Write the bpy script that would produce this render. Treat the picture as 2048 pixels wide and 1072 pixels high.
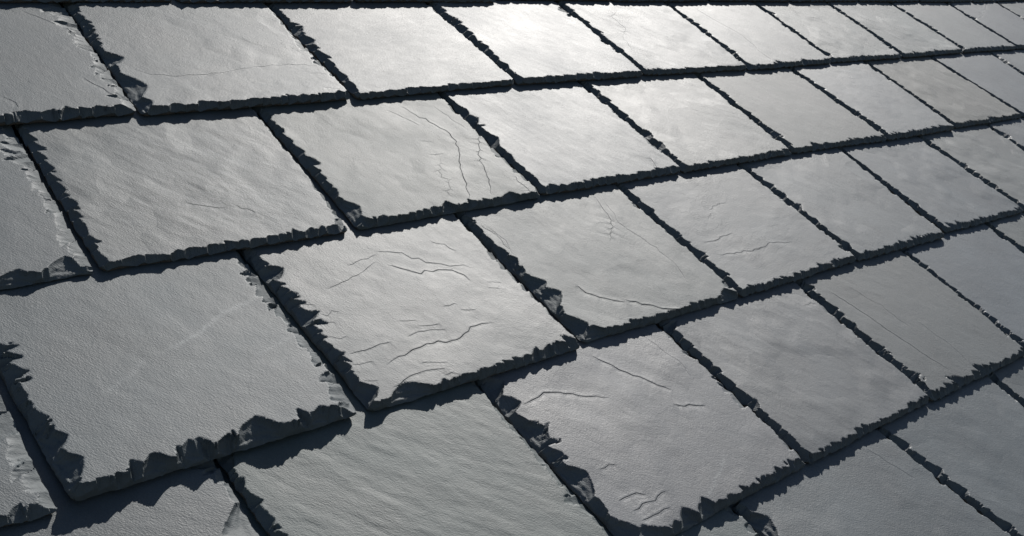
import bpy, math
import numpy as np
from mathutils import Matrix, Vector

# ------------------------------------------------------------------ camera, sky, sun, exposure
scene = bpy.context.scene
for ob in list(bpy.data.objects):
    bpy.data.objects.remove(ob)

G = 0.205                                   # visible height of one slate course (m)
PITCH = math.radians(31.23)                 # roof pitch
ROOF = Matrix.Translation((0, 0, 5.0)) @ Matrix.Rotation(PITCH, 4, 'X')   # roof frame: x along courses, y up the slope, z out

cam_data = bpy.data.cameras.new("camera")
cam = bpy.data.objects.new("camera", cam_data)
scene.collection.objects.link(cam)
cam_data.sensor_width = 36.0
cam_data.lens = 37.81
cam_data.clip_start = 0.02
cam_data.clip_end = 500.0
cx = Vector((0.73696, -0.57800, 0.35044))
cy = Vector((0.16421, 0.65601, 0.73667))
cz = Vector((-0.65569, -0.48535, 0.57837))
cpos = Vector((-2.30806, -5.01253, 3.07395)) * G
cm = Matrix(((cx.x, cy.x, cz.x, cpos.x), (cx.y, cy.y, cz.y, cpos.y), (cx.z, cy.z, cz.z, cpos.z), (0, 0, 0, 1)))
cam.matrix_world = ROOF @ cm
scene.camera = cam

sun_dir = (ROOF.to_3x3() @ Vector((0.660, 0.643, 0.379))).normalized()   # towards the sun
elev = math.asin(sun_dir.z)
azim = math.atan2(sun_dir.x, sun_dir.y)

world = bpy.data.worlds.new("World")
scene.world = world
world.use_nodes = True
wn = world.node_tree
bg = wn.nodes["Background"]
sky = wn.nodes.new("ShaderNodeTexSky")
sky.sky_type = 'NISHITA'
sky.sun_disc = False
sky.sun_elevation = elev
sky.sun_rotation = azim
sky.altitude = 200
sky.air_density = 1.0
sky.dust_density = 0.6
wn.links.new(sky.outputs[0], bg.inputs[0])
bg.inputs[1].default_value = 0.058

sd = bpy.data.lights.new("sun", 'SUN')
sd.energy = 5.0
sd.angle = math.radians(0.53)
sd.color = (1.0, 0.965, 0.92)
sun = bpy.data.objects.new("sun", sd)
scene.collection.objects.link(sun)
sun.rotation_euler = sun_dir.to_track_quat('Z', 'Y').to_euler()
sun.location = (3, 3, 12)

vs = scene.view_settings
vs.view_transform = 'Standard'
vs.look = 'None'
vs.exposure = 0.15
vs.gamma = 1.0
vs.use_curve_mapping = False
scene.render.engine = 'CYCLES'
scene.render.resolution_x = 1024
scene.render.resolution_y = 536

# ------------------------------------------------------------------ noise helpers (numpy)
_tab = np.random.RandomState(7).rand(256, 256)

def vnoise(x, y, seed=0):
    x = x + seed * 17.31
    y = y + seed * 9.77
    xi = np.floor(x).astype(int); yi = np.floor(y).astype(int)
    fx = x - xi; fy = y - yi
    fx = fx * fx * (3 - 2 * fx); fy = fy * fy * (3 - 2 * fy)
    a = _tab[xi & 255, yi & 255]; b = _tab[(xi + 1) & 255, yi & 255]
    c = _tab[xi & 255, (yi + 1) & 255]; d = _tab[(xi + 1) & 255, (yi + 1) & 255]
    return (a * (1 - fx) + b * fx) * (1 - fy) + (c * (1 - fx) + d * fx) * fy - 0.5

def fbm(x, y, seed=0, octv=3):
    s = 0; a = 1.0
    for i in range(octv):
        s = s + a * vnoise(x * 2 ** i, y * 2 ** i, seed + i * 3)
        a *= 0.5
    return s

# ------------------------------------------------------------------ materials
def slate_material():
    m = bpy.data.materials.new("slate")
    m.use_nodes = True
    nt = m.node_tree
    N = nt.nodes; L = nt.links
    p = N["Principled BSDF"]
    uv = N.new("ShaderNodeUVMap"); uv.uv_map = "UVMap"

    def mapping(sx, sy):
        mp = N.new("ShaderNodeMapping")
        mp.inputs["Scale"].default_value = (sx, sy, 1)
        L.new(uv.outputs[0], mp.inputs[0])
        return mp.outputs[0]

    def noise(vec, scale, detail=3, rough=0.55):
        n = N.new("ShaderNodeTexNoise")
        n.inputs["Scale"].default_value = scale
        n.inputs["Detail"].default_value = detail
        n.inputs["Roughness"].default_value = rough
        L.new(vec, n.inputs["Vector"])
        return n.outputs[0]

    def rng(v, a, b, c, d):
        r = N.new("ShaderNodeMapRange")
        for i, q in enumerate((a, b, c, d)):
            r.inputs[i + 1].default_value = q
        L.new(v, r.inputs[0])
        return r.outputs[0]

    def math_(op, a, b):
        n = N.new("ShaderNodeMath"); n.operation = op
        for i, q in enumerate((a, b)):
            if isinstance(q, (int, float)):
                n.inputs[i].default_value = q
            else:
                L.new(q, n.inputs[i])
        return n.outputs[0]

    iso = mapping(1, 1)
    streak = mapping(0.42, 1.0)
    n_fine = noise(streak, 700, 3, 0.6)
    n_grain = noise(mapping(0.6, 1.0), 1100, 2, 0.6)
    n_mid = noise(streak, 110, 4, 0.6)
    n_low = noise(iso, 9, 4, 0.6)
    n_streakcol = noise(mapping(0.12, 1.0), 60, 3, 0.6)
    n_spot = noise(iso, 260, 2, 0.5)

    info = N.new("ShaderNodeObjectInfo")
    # value: low patches, streaks and small specks, all faint
    val = math_('ADD', rng(n_low, 0.3, 0.7, 0.80, 1.20), rng(n_streakcol, 0.3, 0.7, -0.04, 0.04))
    val = math_('ADD', val, rng(n_spot, 0.66, 0.8, 0.0, -0.16))
    val = math_('ADD', val, rng(n_grain, 0.3, 0.7, -0.12, 0.12))
    base = N.new("ShaderNodeMix"); base.data_type = 'RGBA'; base.blend_type = 'MULTIPLY'
    base.inputs[0].default_value = 1.0
    base.inputs[6].default_value = (0.067, 0.078, 0.0815, 1)
    L.new(info.outputs["Color"], base.inputs[7])
    tint = N.new("ShaderNodeVectorMath"); tint.operation = 'SCALE'
    L.new(base.outputs[2], tint.inputs[0]); L.new(val, tint.inputs["Scale"])
    # chalky scuffs scratched across a few slates
    at = N.new("ShaderNodeAttribute"); at.attribute_name = "scuff"
    sc = math_('MULTIPLY', at.outputs["Fac"], rng(noise(iso, 300, 3, 0.7), 0.35, 0.65, 0.1, 1.0))
    mix = N.new("ShaderNodeMix"); mix.data_type = 'RGBA'
    L.new(sc, mix.inputs[0]); L.new(tint.outputs[0], mix.inputs[6])
    mix.inputs[7].default_value = (0.19, 0.205, 0.205, 1)
    # fresh, greyer and rougher stone where the edge was dressed
    ed = N.new("ShaderNodeAttribute"); ed.attribute_name = "dressed"
    mix2 = N.new("ShaderNodeMix"); mix2.data_type = 'RGBA'
    L.new(math_('MULTIPLY', ed.outputs["Fac"], rng(n_mid, 0.35, 0.65, 0.4, 1.0)), mix2.inputs[0])
    L.new(mix.outputs[2], mix2.inputs[6])
    mix2.inputs[7].default_value = (0.088, 0.102, 0.105, 1)
    # open hairline cracks: signed distance (mm) and strength stored with the mesh
    cd = N.new("ShaderNodeAttribute"); cd.attribute_name = "crack_mm"
    ck = N.new("ShaderNodeAttribute"); ck.attribute_name = "crack_k"
    dd = math_('DIVIDE', cd.outputs["Fac"], 0.50)
    gau = math_('POWER', 2.718, math_('MULTIPLY', math_('MULTIPLY', dd, dd), -1.0))
    groove = math_('MULTIPLY', gau, ck.outputs["Fac"])
    mix3 = N.new("ShaderNodeMix"); mix3.data_type = 'RGBA'
    L.new(math_('MULTIPLY', groove, 0.42), mix3.inputs[0])
    L.new(mix2.outputs[2], mix3.inputs[6])
    mix3.inputs[7].default_value = (0.018, 0.018, 0.018, 1)
    # iron-brown rim along the underside arris
    ru = N.new("ShaderNodeAttribute"); ru.attribute_name = "rim"
    mix4 = N.new("ShaderNodeMix"); mix4.data_type = 'RGBA'
    L.new(math_('MULTIPLY', ru.outputs["Fac"], rng(n_low, 0.3, 0.7, 0.3, 0.9)), mix4.inputs[0])
    L.new(mix3.outputs[2], mix4.inputs[6])
    mix4.inputs[7].default_value = (0.16, 0.10, 0.06, 1)
    L.new(mix4.outputs[2], p.inputs["Base Color"])
    step = math_('MULTIPLY', rng(cd.outputs["Fac"], -0.5, 0.5, -0.5, 0.5), ck.outputs["Fac"])
    ro = math_('ADD', rng(n_low, 0.3, 0.7, 0.575, 0.63), rng(n_mid, 0.3, 0.7, -0.012, 0.016))
    ro = math_('ADD', ro, math_('MULTIPLY', ed.outputs["Fac"], 0.12))
    ro = math_('ADD', ro, rng(info.outputs["Random"], 0, 1, -0.015, 0.015))
    # some slates are duller than others (kept in the object colour's alpha)
    ro = math_('ADD', ro, rng(info.outputs["Alpha"], 0.5, 1.2, 0.17, -0.068))
    L.new(ro, p.inputs["Roughness"])
    p.inputs["IOR"].default_value = 1.55
    p.inputs["Specular IOR Level"].default_value = 0.62
    # relief: cleavage grain
    h = math_('ADD', math_('MULTIPLY', n_fine, 0.64), math_('MULTIPLY', n_grain, 0.50))
    h = math_('ADD', h, math_('MULTIPLY', n_mid, 0.20))
    h = math_('ADD', h, math_('MULTIPLY', step, 2.0))
    h = math_('ADD', h, math_('MULTIPLY', groove, -0.8))
    # split layers: thin stepped contours, in patches
    lay = noise(mapping(0.45, 1.0), 13, 7, 0.62)
    fl = N.new("ShaderNodeMath"); fl.operation = 'FLOOR'
    L.new(math_('MULTIPLY', lay, 9.0), fl.inputs[0])
    patch = rng(noise(iso, 11, 2, 0.5), 0.44, 0.60, 0.0, 1.0)
    amt = rng(info.outputs["Random"], 0.2, 1.0, 0.08, 0.55)
    h = math_('ADD', h, math_('MULTIPLY', math_('MULTIPLY', fl.outputs[0], patch), amt))
    b = N.new("ShaderNodeBump")
    b.inputs["Strength"].default_value = 1.0
    b.inputs["Distance"].default_value = 0.00047
    L.new(h, b.inputs["Height"])
    L.new(b.outputs[0], p.inputs["Normal"])
    return m

def wood_material():
    m = bpy.data.materials.new("tarred_boards")
    m.use_nodes = True
    N = m.node_tree.nodes; L = m.node_tree.links
    p = N["Principled BSDF"]
    tc = N.new("ShaderNodeTexCoord")
    mp = N.new("ShaderNodeMapping"); mp.inputs["Scale"].default_value = (2, 40, 40)
    n = N.new("ShaderNodeTexNoise"); n.inputs["Scale"].default_value = 3
    r = N.new("ShaderNodeValToRGB")
    r.color_ramp.elements[0].color = (0.05, 0.035, 0.022, 1)
    r.color_ramp.elements[1].color = (0.13, 0.09, 0.055, 1)
    L.new(tc.outputs["Object"], mp.inputs[0]); L.new(mp.outputs[0], n.inputs["Vector"])
    L.new(n.outputs[0], r.inputs[0]); L.new(r.outputs[0], p.inputs["Base Color"])
    p.inputs["Roughness"].default_value = 0.85
    return m

SLATE = slate_material()
WOOD = wood_material()

# ------------------------------------------------------------------ marks seen on single slates (roof coordinates in courses: x, height above the slate's tail)
CRACKS = {
 'A1': [(0.7,[(-0.026,0.359),(0.046,0.298),(0.167,0.271),(0.305,0.271),(0.437,0.28),(0.57,0.312),(0.729,0.325),(0.872,0.327),(1.044,0.287)]),(0.4,[(0.937,0.216),(1.033,0.213)]),(0.4,[(0.942,0.073),(1.034,0.05)])],
 'A0': [(0.6,[(-0.362,0.932),(-0.296,0.854),(-0.225,0.776),(-0.195,0.687),(-0.189,0.638)]),(0.8,[(-0.295,0.285),(-0.253,0.206),(-0.227,0.136),(-0.162,0.084)]),(0.6,[(-0.703,0.166),(-0.663,0.109),(-0.661,0.068)])],
 'B1': [(0.5,[(-0.211,0.327),(-0.154,0.297),(-0.085,0.263),(-0.048,0.264)]),(0.4,[(0.004,0.267),(0.045,0.225),(0.066,0.192)])],
 'B2': [(1.2,[(1.375,0.909),(1.416,0.818),(1.455,0.737),(1.491,0.675),(1.52,0.614),(1.512,0.537),(1.446,0.416),(1.397,0.36),(1.329,0.225),(1.272,0.115),(1.218,0.017)]),(1.0,[(1.699,0.576),(1.583,0.415),(1.502,0.256),(1.438,0.122),(1.393,0.05)]),(0.6,[(1.26,0.888),(1.325,0.8),(1.375,0.714)]),(0.5,[(1.258,0.458),(1.279,0.444),(1.355,0.442)]),(0.4,[(1.314,0.417),(1.194,0.251),(1.235,0.223),(1.12,0.086)]),(0.4,[(1.598,0.894),(1.626,0.748),(1.662,0.639)]),(0.8,[(1.659,0.163),(1.65,0.081),(1.648,0.008)]),(0.4,[(1.28,0.577),(1.355,0.561)])],
 'B3': [(1.2,[(2.779,0.137),(2.756,0.077),(2.725,0.021)])],
 'C2': [(1.5,[(0.536,0.749),(0.584,0.711),(0.662,0.646),(0.763,0.651),(0.834,0.632),(0.869,0.582),(0.872,0.528)]),(0.9,[(0.539,0.846),(0.608,0.828),(0.662,0.806),(0.683,0.756),(0.771,0.703),(0.841,0.661),(0.917,0.647),(0.939,0.617)]),(0.6,[(0.348,0.79),(0.439,0.813),(0.529,0.83)]),(0.6,[(0.166,0.673),(0.295,0.703),(0.406,0.74),(0.5,0.785)]),(0.6,[(0.86,0.849),(0.921,0.812),(0.951,0.752)]),(1.3,[(0.155,0.18),(0.232,0.206),(0.317,0.222),(0.398,0.231),(0.488,0.213),(0.576,0.216),(0.663,0.261),(0.728,0.265),(0.8,0.248)]),(0.8,[(0.035,0.284),(0.116,0.283),(0.195,0.296),(0.251,0.289)]),(0.8,[(0.097,0.058),(0.172,0.081),(0.254,0.096),(0.336,0.09),(0.388,0.075)]),(0.7,[(0.343,0.298),(0.404,0.313),(0.474,0.303),(0.541,0.286)]),(0.7,[(0.43,0.341),(0.535,0.324)]),(0.6,[(0.624,0.419),(0.698,0.418)]),(0.6,[(0.693,0.374),(0.767,0.352)]),(0.5,[(0.366,0.396),(0.443,0.379)]),(0.5,[(0.012,0.228),(0.108,0.217)]),(0.5,[(0.007,0.131),(0.06,0.115)]),(0.5,[(0.297,0.14),(0.361,0.126),(0.419,0.109)]),(0.5,[(0.004,0.616),(0.061,0.595)]),(0.5,[(0.004,0.479),(0.084,0.477)]),(0.5,[(0.052,0.54),(0.136,0.523)]),(0.5,[(-0.004,0.407),(0.086,0.386)]),(0.4,[(0.95,0.507),(1.027,0.48)]),(0.4,[(0.928,0.469),(0.987,0.449)]),(0.5,[(0.36,0.045),(0.428,0.026)])],
 'C3': [(1.6,[(1.432,0.33),(1.438,0.27),(1.518,0.2),(1.606,0.148)]),(1.8,[(1.62,0.162),(1.718,0.094),(1.814,0.034),(1.912,-0.001)]),(0.9,[(2.147,0.955),(2.117,0.848),(2.088,0.759),(2.014,0.667),(1.921,0.583)]),(0.45,[(2.195,0.962),(2.165,0.854),(2.108,0.707),(2.136,0.592),(2.174,0.461),(2.174,0.297),(2.118,0.139)]),(0.45,[(1.242,0.89),(1.273,0.769),(1.247,0.65),(1.202,0.566)]),(0.4,[(1.272,0.869),(1.293,0.736),(1.257,0.62)])],
 'C4': [(0.7,[(2.542,0.417),(2.663,0.413),(2.836,0.436)]),(0.7,[(2.543,0.307),(2.735,0.28),(2.926,0.274),(3.064,0.289),(3.226,0.25)]),(0.4,[(2.781,0.588),(2.943,0.688),(3.09,0.699)])],
 'D2': [(1.5,[(1.223,0.93),(1.278,0.841),(1.332,0.752),(1.386,0.687),(1.45,0.607)]),(1.3,[(1.388,0.537),(1.433,0.499),(1.543,0.463)]),(1.4,[(0.668,0.797),(0.772,0.813),(0.853,0.812),(0.968,0.75),(1.096,0.687)]),(0.7,[(0.738,0.377),(0.831,0.365)]),(1,[(0.695,0.214),(0.758,0.216),(0.836,0.19)]),(1.0,[(0.715,0.151),(0.82,0.153),(0.942,0.168)]),(0.9,[(0.712,0.098),(0.782,0.095),(0.888,0.096)]),(0.4,[(1.618,0.939),(1.654,0.727),(1.633,0.637)])],
 'D4': [(0.9,[(3.128,0.876),(3.18,0.714),(3.206,0.562),(3.251,0.378),(3.285,0.215),(3.329,0.106)]),(0.4,[(3.336,0.848),(3.402,0.619),(3.421,0.438)]),(0.4,[(3.534,0.461),(3.571,0.247),(3.537,0.09)])],
 'E1': [(0.5,[(2.379,0.953),(2.417,0.814),(2.449,0.714)])],
 'D3': [(0.5,[(2.83,0.816),(2.921,0.798)])],
 'A5': [(0.7,[(5.08,0.971),(5.114,0.744),(5.167,0.611),(5.225,0.455),(5.165,0.203),(5.168,0.025)])],
 'A4': [(0.6,[(4.1,0.856),(3.949,0.769),(3.935,0.593),(3.78,0.457),(3.697,0.24)])],
 'A9': [(0.6,[(10.625,0.935),(10.075,0.676),(9.686,0.53)])],
}
SCUFFS = {
 'C1': [(0.8,[(-0.11,0.724),(-0.258,0.679),(-0.371,0.645),(-0.486,0.574),(-0.618,0.529),(-0.701,0.51)]),(0.45,[(-0.722,0.509),(-0.838,0.43),(-0.959,0.374)]),(0.4,[(-0.629,0.388),(-0.693,0.388)]),(0.5,[(-0.137,0.448),(-0.259,0.405),(-0.351,0.387)]),(0.4,[(-0.197,0.11),(-0.122,0.091)])],
 'D2': [(0.6,[(1.392,0.208),(1.288,0.146),(1.237,0.126),(1.144,0.085),(1.061,0.052)])],
}

# ------------------------------------------------------------------ the joints of each course: (right end of left slate, left end of right slate, joint at the top, tail offsets left/right)
JOINTS = {
 0: [(-.69,-.66,-.67,.012,.008),(.51,.535,.52,.014,.0),(1.72,1.745,1.73,.006,.01),(2.925,2.945,2.94,-.004,.034),(4.15,4.17,4.16,.012,.0),(5.39,5.41,5.4,.0,.006),(6.6,6.62,6.61,-.006,-.012),(7.81,7.84,7.83,-.01,-.016),(9.05,9.07,9.06,-.02,-.03),(10.28,10.31,10.3,-.03,-.04)],
 1: [(-.139,-.121,-.097,.009,-.012),(1.086,1.130,1.111,.003,-.002),(2.340,2.362,2.345,.022,.025),(3.563,3.592,3.578,.015,.024),(4.786,4.808,4.817,.009,-.003),(6.003,6.026,6.050,.01,.016),(7.212,7.236,7.248,.012,.015),(8.462,8.488,8.452,.022,.026),(9.676,9.710,9.687,.02,.024),(10.90,10.925,10.935,.015,.015)],
 2: [(-.738,-.706,-.692,.003,.002),(.465,.522,.509,-.011,-.002),(1.725,1.747,1.741,.006,.017),(2.952,2.974,2.965,.017,.014),(4.162,4.190,4.175,.012,.018),(5.428,5.450,5.395,-.008,-.01),(6.515,6.563,6.580,-.025,-.004),(7.880,7.912,7.800,-.012,-.012),(9.08,9.105,9.06,-.015,-.01)],
 3: [(-1.256,-1.202,-1.24,-.018,-.011),(-.096,-.037,-.072,-.008,-.01),(1.149,1.190,1.149,-.013,.008),(2.394,2.416,2.369,.001,.0),(3.610,3.634,3.578,.004,.004),(4.722,4.798,4.787,-.017,.02),(6.0,6.022,5.97,-.014,-.01),(7.2,7.224,7.18,-.01,-.01)],
 4: [(-.690,-.650,-.68,-.01,-.01),(.542,.580,.535,-.004,.004),(1.784,1.808,1.755,.009,.007),(2.975,2.998,2.984,.016,.007),(4.178,4.202,4.188,.0,-.008),(5.42,5.445,5.423,.0,.0)],
 5: [(1.325,1.362,1.25,.0,.0),(2.60,2.63,2.475,.0,.0),(3.72,3.745,3.69,.0,.0)],
}
ROWS = list(range(-4, 9))        # course 0 is the row just touching the top of the picture; higher numbers lie further down the roof
U_MIN = {r: -5.0 for r in ROWS}
U_MAX = {r: (15.5 if r < 2 else 13.0 if r < 4 else 10.0) for r in ROWS}
LETTER = {0: 'Z', 1: 'A', 2: 'B', 3: 'C', 4: 'D', 5: 'E'}
rg = np.random.RandomState(41)

def fill_joints(r):
    js = list(JOINTS.get(r, []))
    if not js:
        u0 = 0.5 * (r % 2) * 1.22 - 0.12 + rg.uniform(-.03, .03)
        js = [(u0 - .012, u0 + .012, u0, 0, 0)]
    first_idx = 0
    while js[0][2] > U_MIN[r]:
        u = js[0][2] - 1.222 + rg.uniform(-.02, .02)
        js.insert(0, (u - .012, u + .012, u + rg.uniform(-.01, .01), rg.uniform(-.01, .01), rg.uniform(-.01, .01)))
        first_idx += 1
    while js[-1][2] < U_MAX[r]:
        u = js[-1][2] + 1.222 + rg.uniform(-.02, .02)
        js.append((u - .012, u + .012, u + rg.uniform(-.01, .01), rg.uniform(-.01, .01), rg.uniform(-.01, .01)))
    return js, first_idx

# dressed-edge character of single slates: t thickness, lift under the tail, lb/bb/rb depth of the dressed bevel left, bottom, right (in courses),
# chips = extra big flakes (edge, place along it, width, depth), wave = rippled face, tone
STYLE = {
 'A0': dict(dull=.85, rb=.078, bb=.07, lb=.06, t=.046, tone=(.92, .96, .98)),
 'A1': dict(lb=.085, bb=.055, chips=[('l', .22, .26, .17), ('l', .48, .12, .15), ('l', .06, .14, .12)]),
 'A2': dict(lb=.09, bb=.045, tone=(1.02, 1.01, 1.0)),
 'A3': dict(lb=.075, bb=.05),
 'A4': dict(lb=.06, bb=.05),
 'B0': dict(dull=.88, rb=.088, bb=.08, t=.045, tone=(.92, .95, .97), chips=[('b', .92, .16, .14), ('b', .75, .14, .09)]),
 'B1': dict(lb=.07, bb=.075, rb=.03, grain=-.9, wave=.85, tone=(1.0, 1.0, .98), corner=.03),
 'B2': dict(lb=.085, bb=.06, chips=[('l', .12, .16, .13), ('b', .47, .10, .10), ('b', .82, .13, .08)]),
 'B3': dict(dull=.96, lb=.09, bb=.06, wave=.5),
 'B4': dict(lb=.075, bb=.055, wave=.25),
 'B5': dict(wave=.35, dull=.88, tone=(1.05, 1.02, .96), bb=.07),
 'B6': dict(t=.048, bb=.075, tone=(.98, 1.0, 1.03)),
 'B7': dict(tone=(1.12, 1.03, .92), dull=.86, bb=.075),
 'B8': dict(tone=(.95, .99, 1.06)),
 'C0': dict(rb=.078, bb=.08, tone=(.92, .96, .98)),
 'C1': dict(dull=.92, lb=.11, bb=.105, rb=.052, t=.062, lift=.010, corner=.025, tone=(.92, .97, .99),
            chips=[('b', .62, .19, .15), ('b', .38, .13, .12), ('b', .26, .12, .10), ('b', .86, .13, .085), ('l', .12, .15, .13), ('l', .24, .13, .12), ('r', .03, .10, .09)]),
 'C2': dict(lb=.095, bb=.085, rb=.03, t=.046, lump=1.0, tone=(1.06, 1.03, 1.0), chips=[('b', .18, .24, .11), ('l', .08, .12, .13)]),
 'C3': dict(lb=.085, bb=.06, t=.045, lump=.4, chips=[('l', .30, .16, .19), ('l', .40, .14, .15), ('l', .09, .18, .14), ('l', .60, .13, .10), ('b', .07, .18, .10), ('b', .93, .14, .10)]),
 'C4': dict(lb=.08, bb=.065, dull=.92),
 'C5': dict(lb=.075, bb=.07, dull=1.03, wave=.2, tone=(.97, 1.0, 1.03)),
 'C6': dict(bb=.085, tone=(.94, .98, 1.04)),
 'D0': dict(rb=.05, tone=(.92, .95, .97), chips=[('r', .70, .26, .13)]),
 'D1': dict(grain=-.93, dull=.88, wave=1.25, lb=.085, rb=.03),
 'D2': dict(lb=.10, bb=.09, t=.048, chips=[('l', .94, .14, .16), ('l', .66, .18, .16), ('l', .38, .20, .15), ('l', .07, .18, .16), ('b', .08, .26, .13), ('b', .30, .12, .12), ('b', .40, .10, .12)]),
 'D3': dict(lb=.08, bb=.07, wave=.65),
 'D4': dict(lb=.085, bb=.10, wave=.4, tone=(.92, .92, .92), dull=.82, t=.046),
 'D5': dict(tone=(.90, .96, 1.06)),
 'E0': dict(lb=.07, rb=.04),
 'E1': dict(lb=.09, tone=(.94, .98, 1.02), chips=[('l', .88, .16, .14)]),
 'E2': dict(lb=.08, tone=(.93, .98, 1.03)),
}
LABELS = {
 'C2': "slate with many fine cleavage cracks across its lumpy face",
 'C3': "slate with a split near its tail and a deep scalloped chip in its left edge",
 'C1': "large foreground slate with pale scuff streaks and a thick chipped tail",
 'D2': "slate crossed by several dark cleavage cracks, chipped at both left corners",
 'B2': "slate with long branching cracks on its right half",
 'A1': "slate with one hairline crack from edge to edge",
 'B7': "brownish grey slate among bluer ones",
 'D1': "slate with a rippled, wavy face",
 'D4': "slate with a long straight diagonal seam and a toothed tail",
}
TILT = 0.046

def axis(n_total, fine, coarse, a, b_, ends):
    """non-uniform positions from a to b_, 'fine' spacing within ends of the borders"""
    left, right = ends
    out = [a]
    x = a
    while x < b_ - 1e-6:
        s = fine if (x - a < left or b_ - x < right) else coarse
        x = min(x + s, b_)
        out.append(x)
    if len(out) > 2 and out[-1] - out[-2] < fine * .5:
        out.pop(-2)
    return np.array(out)

class Edge:
    """A dressed edge: overlapping flake scars, each a scoop from the face down to the thin rim."""
    def __init__(self, rs, length, depth, chips, tmul):
        self.rs = rs
        self.lists = []
        for wmin, wmax, dmul in ((.045, .115, 1.0), (.02, .05, .55)):
            b = [-.2]
            while b[-1] < length + .2:
                b.append(b[-1] + wmin * (wmax / wmin) ** rs.rand())
            b = np.array(b)
            n = len(b) - 1
            D = depth * dmul * np.exp(rs.normal(0, .30, n))
            T = np.clip(rs.normal(.88, .07, n), .6, .97) * tmul
            q = rs.uniform(.55, 1.0, n)
            pk = np.where(rs.rand(n) < .72, rs.uniform(.05, .25, n), rs.uniform(.4, .8, n))
            lo = rs.uniform(.15, .5, n)
            sl = rs.normal(0, .35, n)
            ex = rs.uniform(.65, 1.5, n)
            if wmin < .03:
                T *= .75
                if tmul < 1:
                    D *= .45
            elif tmul < 1:
                lo = lo * .5 + .45
            self.lists.append((b, D, T, q, pk, lo, sl, ex))
        self.chips = [(s, w, d, rs.uniform(.75, .92), rs.uniform(.5, .75), rs.uniform(-.5, .5)) for s, w, d in chips]
        self.depth = depth
        self.rmul = 1.0 if tmul == 1 else .4
        self.seed = rs.randint(1000)

    def drop(self, s, d):
        """fraction of the thickness removed at distance d from the edge, place s along it"""
        out = np.zeros_like(s)
        js = s + .010 * vnoise(s * 40, d * 40, self.seed)
        for (b, D, T, q, pk, lo, sl, ex) in self.lists:
            sw = js + d * 0.0
            i = np.clip(np.searchsorted(b, sw) - 1, 0, len(D) - 1)
            sw = js + d * sl[i]
            i = np.clip(np.searchsorted(b, sw) - 1, 0, len(D) - 1)
            u = (sw - b[i]) / (b[i + 1] - b[i])
            u = np.clip(u, 0, 1)
            ramp = np.where(u < pk[i], (u / pk[i]) ** .5, 1 - np.clip((u - pk[i]) / (1 - pk[i]), 0, 1) ** ex[i])
            Du = D[i] * (.62 + .85 * np.clip(vnoise(s * 5, s * 0, self.seed + 31) + .5, 0, 1)) * (lo[i] + (1 - lo[i]) * ramp) * (1 + .28 * vnoise(s * 75, s * 0, self.seed + 3)) + .004 * vnoise(s * 150, s * 0, self.seed + 4)
            x = np.clip(d / np.maximum(Du, 1e-4), 0, 1)
            out = np.maximum(out, T[i] * (.48 + .52 * ramp) * (1 - x) ** q[i])
        for (s0, w, dd, T, q, sk) in self.chips:
            # broad flake scar: steep wall on one flank, long feathered curve on the other, steep inner rim
            u = np.clip((js - s0 + sk * d) / w + .5, 0, 1)
            pk = .5 + .6 * sk
            ramp = np.where(u < pk, (u / pk) ** .45, 1 - np.clip((u - pk) / (1 - pk), 0, 1) ** 1.3)
            x = np.clip(d / np.maximum(dd * ramp, 1e-4), 0, 1)
            f = T * (1 - x) ** q * (1 + .05 * np.sin(x * 14 + u * 5))
            out = np.maximum(out, np.clip(f, 0, .97))
        # splintery steps on the scars
        rough = self.rmul * (.07 * vnoise(s * 30 + 9, d * 70, self.seed + 5) + .03 * vnoise(s * 90, d * 120, self.seed + 8))
        out = np.where(out > .02, np.clip(out + rough * np.minimum(1, out * 3), .0, .98), out)
        return out

def seg_dist(px, py, pts, seed, jag=.0060):
    """signed distance to a polyline (+ towards the sun side) and place along it 0..1"""
    pts = np.array(pts, float)
    # jagged subdivision
    P = [pts[0]]
    rs = np.random.RandomState(seed)
    for a, b in zip(pts[:-1], pts[1:]):
        L = np.hypot(*(b - a)); n = max(1, int(L / .028))
        nn = np.array([-(b - a)[1], (b - a)[0]]) / max(L, 1e-6)
        for k in range(1, n + 1):
            o = rs.normal(0, jag) if k < n else rs.normal(0, jag * .3)
            P.append(a + (b - a) * k / n + nn * o)
    P = np.array(P)
    seg = np.hypot(*(P[1:] - P[:-1]).T); cum = np.r_[0, np.cumsum(seg)]
    best = np.full(px.shape, 9.0); sgn = np.ones_like(px); tt = np.zeros_like(px)
    for k in range(len(P) - 1):
        a = P[k]; ab = P[k + 1] - a; l2 = max(ab @ ab, 1e-9)
        t = np.clip(((px - a[0]) * ab[0] + (py - a[1]) * ab[1]) / l2, 0, 1)
        dx = px - a[0] - t * ab[0]; dy = py - a[1] - t * ab[1]
        d = np.hypot(dx, dy)
        n = np.array([-ab[1], ab[0]])
        if n @ np.array([.69, .615]) < 0:
            n = -n
        m = d < best
        best = np.where(m, d, best)
        sgn = np.where(m, np.sign(dx * n[0] + dy * n[1]), sgn)
        tt = np.where(m, (cum[k] + t * seg[k]) / cum[-1], tt)
    return best, sgn, tt

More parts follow.
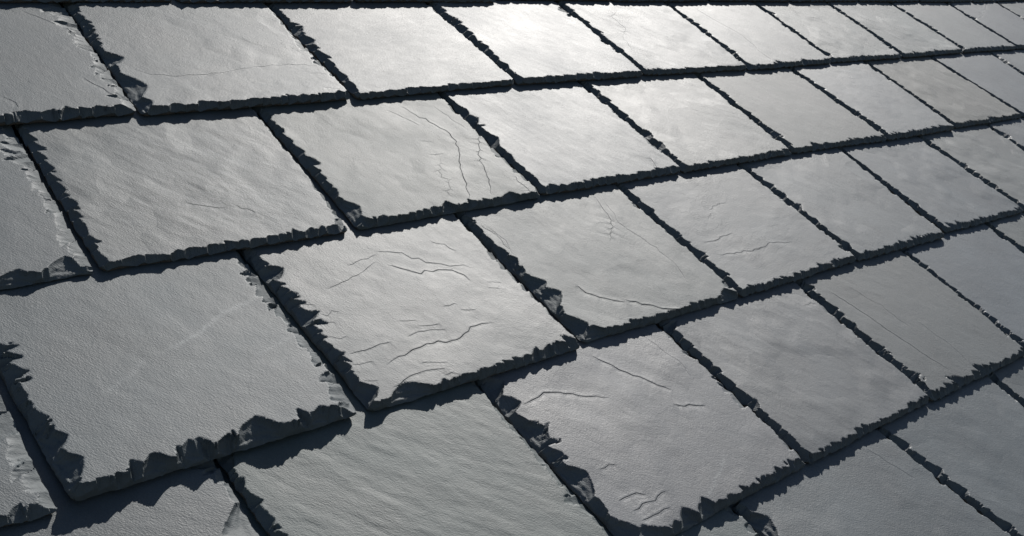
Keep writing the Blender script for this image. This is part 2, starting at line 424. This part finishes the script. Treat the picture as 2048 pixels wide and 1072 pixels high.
def slate_mesh(name, quad, st, seed, fine, key=None, length=2.18, u0=0.0):
    """quad: x of tail-left, tail-right, left and right at one course up, tail heights left/right; everything in courses, x relative to u0"""
    xbl, xbr, xtl, xtr, vl, vr = quad
    rs = np.random.RandomState(seed)
    t = st.get('t', .042 + rs.uniform(-.004, .004))
    W = xbr - xbl
    coarse = fine * 1.12
    a = np.r_[np.arange(0, .058, fine * .55), axis(0, fine, coarse, .06, W - .03, (.10, 0)), W - .03 + .03 * np.linspace(0, 1, max(3, int(.03 / (fine * .6))) + 1)[1:]]
    b1 = np.r_[np.arange(0, .048, fine * .55), axis(0, fine, coarse, .05, 1.06, (.12, 0))]
    b = np.r_[b1, [1.12, 1.3, 1.6, 1.9, length]]
    A, B = np.meshgrid(a, b, indexing='ij')
    na, nb = A.shape
    # ---- face height (in courses, 0 = plane of the face)
    z = .0035 * fbm(A * 1.7, B * 1.7, seed, 2)
    ang = st.get('grain', rs.uniform(-1.2, -.78) if rs.rand() < .85 else rs.uniform(-.5, .1))
    ca, sa = math.cos(ang), math.sin(ang)
    gx = A * ca + B * sa; gy = -A * sa + B * ca
    wave = .42 * st.get('wave', .06 + .10 * rs.rand())
    z += wave * (.0034 * fbm(gx * 4.5, gy * 17, seed + 2, 3) + .0022 * fbm(gx * 14, gy * 38, seed + 4, 2))
    z += .0005 * fbm(gx * 20, gy * 34, seed + 14, 2)
    lump = st.get('lump', 0)
    if lump:
        z += lump * (.0055 * fbm(A * 3.2, B * 3.2, seed + 7, 2) + 0.0012 * fbm(A * 11, B * 15, seed + 9, 2))
    # thin cleavage terraces
    tn = fbm(gx * 2.2, gy * 3.0, seed + 11, 4) + .10 * gy
    z += .00035 * np.round(tn * st.get('terr', 2.0))
    scuff = np.zeros_like(A); csd = np.full(A.shape, 9.0); ckk = np.zeros_like(A); cw = np.ones_like(A)
    if key:
        X = A + xbl + u0
        for ci, (k, pts) in enumerate(CRACKS.get(key, [])):
            pv = [(p[0], p[1]) for p in pts]
            d, s, tt = seg_dist(X, B, pv, seed + ci)
            env = np.clip(np.minimum(tt, 1 - tt) * 7, 0, 1) ** .7
            env = env * (.7 + .6 * vnoise(tt * 14, tt * 3, seed + ci))
            off = s * d
            z -= k * .0016 * env * np.exp(-d / .09) * np.clip(.5 - off / .012, 0, 1)
            m = d < np.abs(csd)
            kk = env * min(1.0, k * .85) * np.exp(-np.maximum(0, d - .008) / .01)
            ckk = np.where(m, kk, ckk)
            csd = np.where(m, off, csd)
            cw = np.where(m, .42 + .26 * k, cw)
        for k, pts in SCUFFS.get(key, []):
            d, s, tt = seg_dist(X, B, pts, seed + 77, .003)
            scuff = np.maximum(scuff, k * np.exp(-(d / .010) ** 2) * np.clip(np.minimum(tt, 1 - tt) * 6, 0, 1))
    # ---- dressed edges
    lb = .46 * st.get('lb', .075 * math.exp(rs.normal(0, .15))); bb = .44 * st.get('bb', .066 * math.exp(rs.normal(0, .15))); rb = st.get('rb', .03)
    ch = st.get('chips', [])
    def pick(e, L):
        return [(s * L, w, d * (1 if e == 'r' else .62)) for (q, s, w, d) in ch if q == e]
    el = Edge(rs, length, lb, pick('l', 1.0), 1); eb = Edge(rs, W, bb, pick('b', W), 1); er = Edge(rs, length, rb, pick('r', 1.0), .78)
    drop = np.zeros_like(A)
    dl = A; dr = W - A; db = B
    for e, s_, d_, lim in ((el, B, dl, .3), (eb, A, db, .3), (er, B, dr, .3)):
        m = d_ < lim
        v = np.zeros_like(A)
        v[m] = e.drop(s_[m], d_[m])
        drop = np.maximum(drop, v)
    z = np.maximum(z - t * drop, -t * .985)
    dressed = np.clip(drop * 3, 0, 1)
    # ---- plan shape: rounded tail corners, wavering edges, quad skew
    r1 = st.get('corner', rs.uniform(.015, .035)); r2 = st.get('corner_r', rs.uniform(.012, .03))
    x = A.copy(); y = B.copy()
    for side, r in ((0, r1), (1, r2)):
        ee = dl if side == 0 else dr
        m = (ee < r) & (db < r)
        p = 1 - ee[m] / r; q = 1 - db[m] / r
        p2 = p * np.sqrt(1 - q * q / 2); q2 = q * np.sqrt(1 - p * p / 2)
        x[m] = (r - p2 * r) if side == 0 else (W - r + p2 * r)
        y[m] = r - q2 * r
    fl = np.exp(-dl / .05); fr = np.exp(-dr / .05); fb = np.exp(-db / .05)
    x += fl * (.010 * vnoise(B * 6, B * 0, seed + 21) + .007 * vnoise(B * 24, B * 0, seed + 22) + .004 * vnoise(B * 70, B * 0, seed + 23))
    x += fr * (.010 * vnoise(B * 6, B * 0, seed + 24) + .007 * vnoise(B * 24, B * 0, seed + 25) + .004 * vnoise(B * 70, B * 0, seed + 26))
    y += fb * (.008 * vnoise(A * 5, A * 0, seed + 27) + .007 * vnoise(A * 22, A * 0, seed + 28) + .004 * vnoise(A * 60, A * 0, seed + 29))
    fx = x / W
    yy = np.clip(y, -.05, 1.0)
    X = (xbl + (xtl - xbl) * yy) * (1 - fx) + (xbr + (xtr - xbr) * yy) * fx
    Y = y + (vl * (1 - fx) + vr * fx)
    co = np.stack([X, Y, z + t], -1).reshape(-1, 3)              # underside at z = 0
    nv = na * nb
    idx = np.arange(nv).reshape(na, nb)
    q = np.stack([idx[:-1, :-1], idx[1:, :-1], idx[1:, 1:], idx[:-1, 1:]], -1).reshape(-1, 4)
    # skirt down to the underside
    loop = np.r_[idx[:, 0], idx[-1, 1:], idx[-2::-1, -1], idx[0, -2:0:-1]]
    nl = len(loop)
    low = co[loop].copy()
    low[:, 2] = 0
    cxy = np.array([(xbl + xbr) / 2, length / 2])
    low[:, :2] += (cxy - low[:, :2]) * .006
    li = nv + np.arange(nl)
    sk = np.stack([np.roll(loop, -1), loop, li, np.roll(li, -1)], -1)
    co = np.vstack([co, low]) * G
    quads = np.vstack([q, sk])
    nf = len(quads) + 1
    me = bpy.data.meshes.new(name)
    me.vertices.add(len(co)); me.vertices.foreach_set("co", co.ravel())
    loops = np.r_[quads.ravel(), li[::-1]]
    me.loops.add(len(loops)); me.loops.foreach_set("vertex_index", loops.astype(np.int32))
    me.polygons.add(nf)
    starts = np.r_[np.arange(len(quads)) * 4, len(quads) * 4]
    me.polygons.foreach_set("loop_start", starts.astype(np.int32))
    dm = dressed[:-1, :-1] + dressed[1:, :-1] + dressed[1:, 1:] + dressed[:-1, 1:]
    smooth = np.r_[(dm.reshape(-1) < .02), np.zeros(nl + 1, bool)]
    me.polygons.foreach_set("use_smooth", smooth)
    uvl = me.uv_layers.new(name="UVMap")
    ox, oy = rs.uniform(0, 40, 2)
    ux = (co[:, 0] * ca + co[:, 1] * sa) + ox; uy = (-co[:, 0] * sa + co[:, 1] * ca) + oy + co[:, 2] * .7
    uvl.data.foreach_set("uv", np.stack([ux[loops], uy[loops]], -1).ravel().astype(np.float32))
    for nm, arr in (("scuff", scuff), ("dressed", dressed), ("crack_mm", csd * G * 1000 / cw), ("crack_k", ckk)):
        at = me.attributes.new(nm, 'FLOAT', 'POINT')
        full = np.r_[arr.ravel(), arr.ravel()[loop]].astype(np.float32)
        at.data.foreach_set("value", full)
    at = me.attributes.new("rim", 'FLOAT', 'POINT')
    at.data.foreach_set("value", np.r_[np.zeros(nv), np.ones(nl)].astype(np.float32))
    me.materials.append(SLATE)
    me.update(calc_edges=True)
    me.validate()
    return me, t

# ------------------------------------------------------------------ the roof
roof = bpy.data.objects.new("slate_roof", None)
scene.collection.objects.link(roof)
roof.matrix_world = ROOF
roof["label"] = "dark grey natural slate roof slope in overlapping courses with chipped edges"
roof["category"] = "roof"
roof["kind"] = "thing"

def add_part(name, mesh):
    o = bpy.data.objects.new(name, mesh)
    scene.collection.objects.link(o)
    o.parent = roof
    return o

def in_view(u, v):
    """roughly how many picture pixels (of 1024) one course spans at this place of the roof; 0 = out of frame"""
    p = Vector((u * G, v * G, 0))
    d = p - cpos
    X, Y, Z = d.dot(cx), d.dot(cy), -d.dot(cz)
    if Z < .05:
        return 0, 0, 0
    f = 37.81 / 36 * 1024
    return f * G / Z, 512 + f * X / Z, 268 - f * Y / Z

spare = []
for r in ROWS:
    js, first = fill_joints(r)
    for k in range(len(js) - 1):
        jl, jr = js[k], js[k + 1]
        xbl, xbr = jl[1], jr[0]
        xtl, xtr = jl[2] + .010, jr[2] - .010
        n = k - first + 1
        key = (LETTER.get(r, '') + str(n)) if (r in JOINTS and n >= 0) else None
        st = dict(STYLE.get(key, {}))
        seed = 1000 + (r + 3) * 57 + k * 3
        u0 = (xbl + xbr) / 2
        vis = False; res = 0
        for fu in (0, .5, 1):
            for fv in (-.02, .5, 1.0):
                s, px, py = in_view(xbl + (xbr - xbl) * fu, -r + fv)
                if s and -25 < px < 1049 and -25 < py < 561:
                    vis = True
                    res = max(res, s)
        if vis:
            fine = float(np.clip(1.35 / res, .0055, .014))
            if r == 0:
                fine = .012
        else:
            fine = .018
        quad = (xbl - u0, xbr - u0, xtl - u0, xtr - u0, jl[4], jr[3])
        if vis:
            me, t = slate_mesh("slate", quad, st, seed, fine, key, u0=u0)
        else:                                   # out of the picture: share a few alike slates
            if len(spare) < 10:
                spare.append(slate_mesh("slate", (-.598, .598, -.598, .598, 0, 0), {}, seed, fine))
            me, t = spare[seed % len(spare)]
        o = add_part("slate", me)
        lift = st.get('lift', .003)
        o.location = (u0 * G, -r * G, lift * G)
        rr = np.random.RandomState(seed + 5)
        extra = max(0.0, t + lift - .0455)
        o.rotation_euler = (-math.atan(TILT + extra + .001), rr.normal(0, .002), 0)
        tone = st.get('tone', tuple(1 + c for c in (rr.normal(0, .07) + rr.normal(0, .025, 3))))
        o.color = (*tone, st.get('dull', 1 + rr.normal(0, .05)))
        if key in LABELS:
            o["label"] = LABELS[key]

# boarding under the slates
def box_mesh(name, x0, x1, y0, y1, z0, z1, mat):
    v = [(x, y, z) for x in (x0, x1) for y in (y0, y1) for z in (z0, z1)]
    f = [(0, 1, 3, 2), (4, 6, 7, 5), (0, 4, 5, 1), (2, 3, 7, 6), (0, 2, 6, 4), (1, 5, 7, 3)]
    me = bpy.data.meshes.new(name)
    me.from_pydata(v, [], f)
    me.materials.append(mat)
    me.update()
    return me

y = -8.2
while y < 6.4:
    o = add_part("roof_board", box_mesh("roof_board", -6.3 * G, 16.8 * G, 0, .68 * G, -.10 * G, 0, WOOD))
    o.location = (0, y * G, -.175 * G)
    y += .70
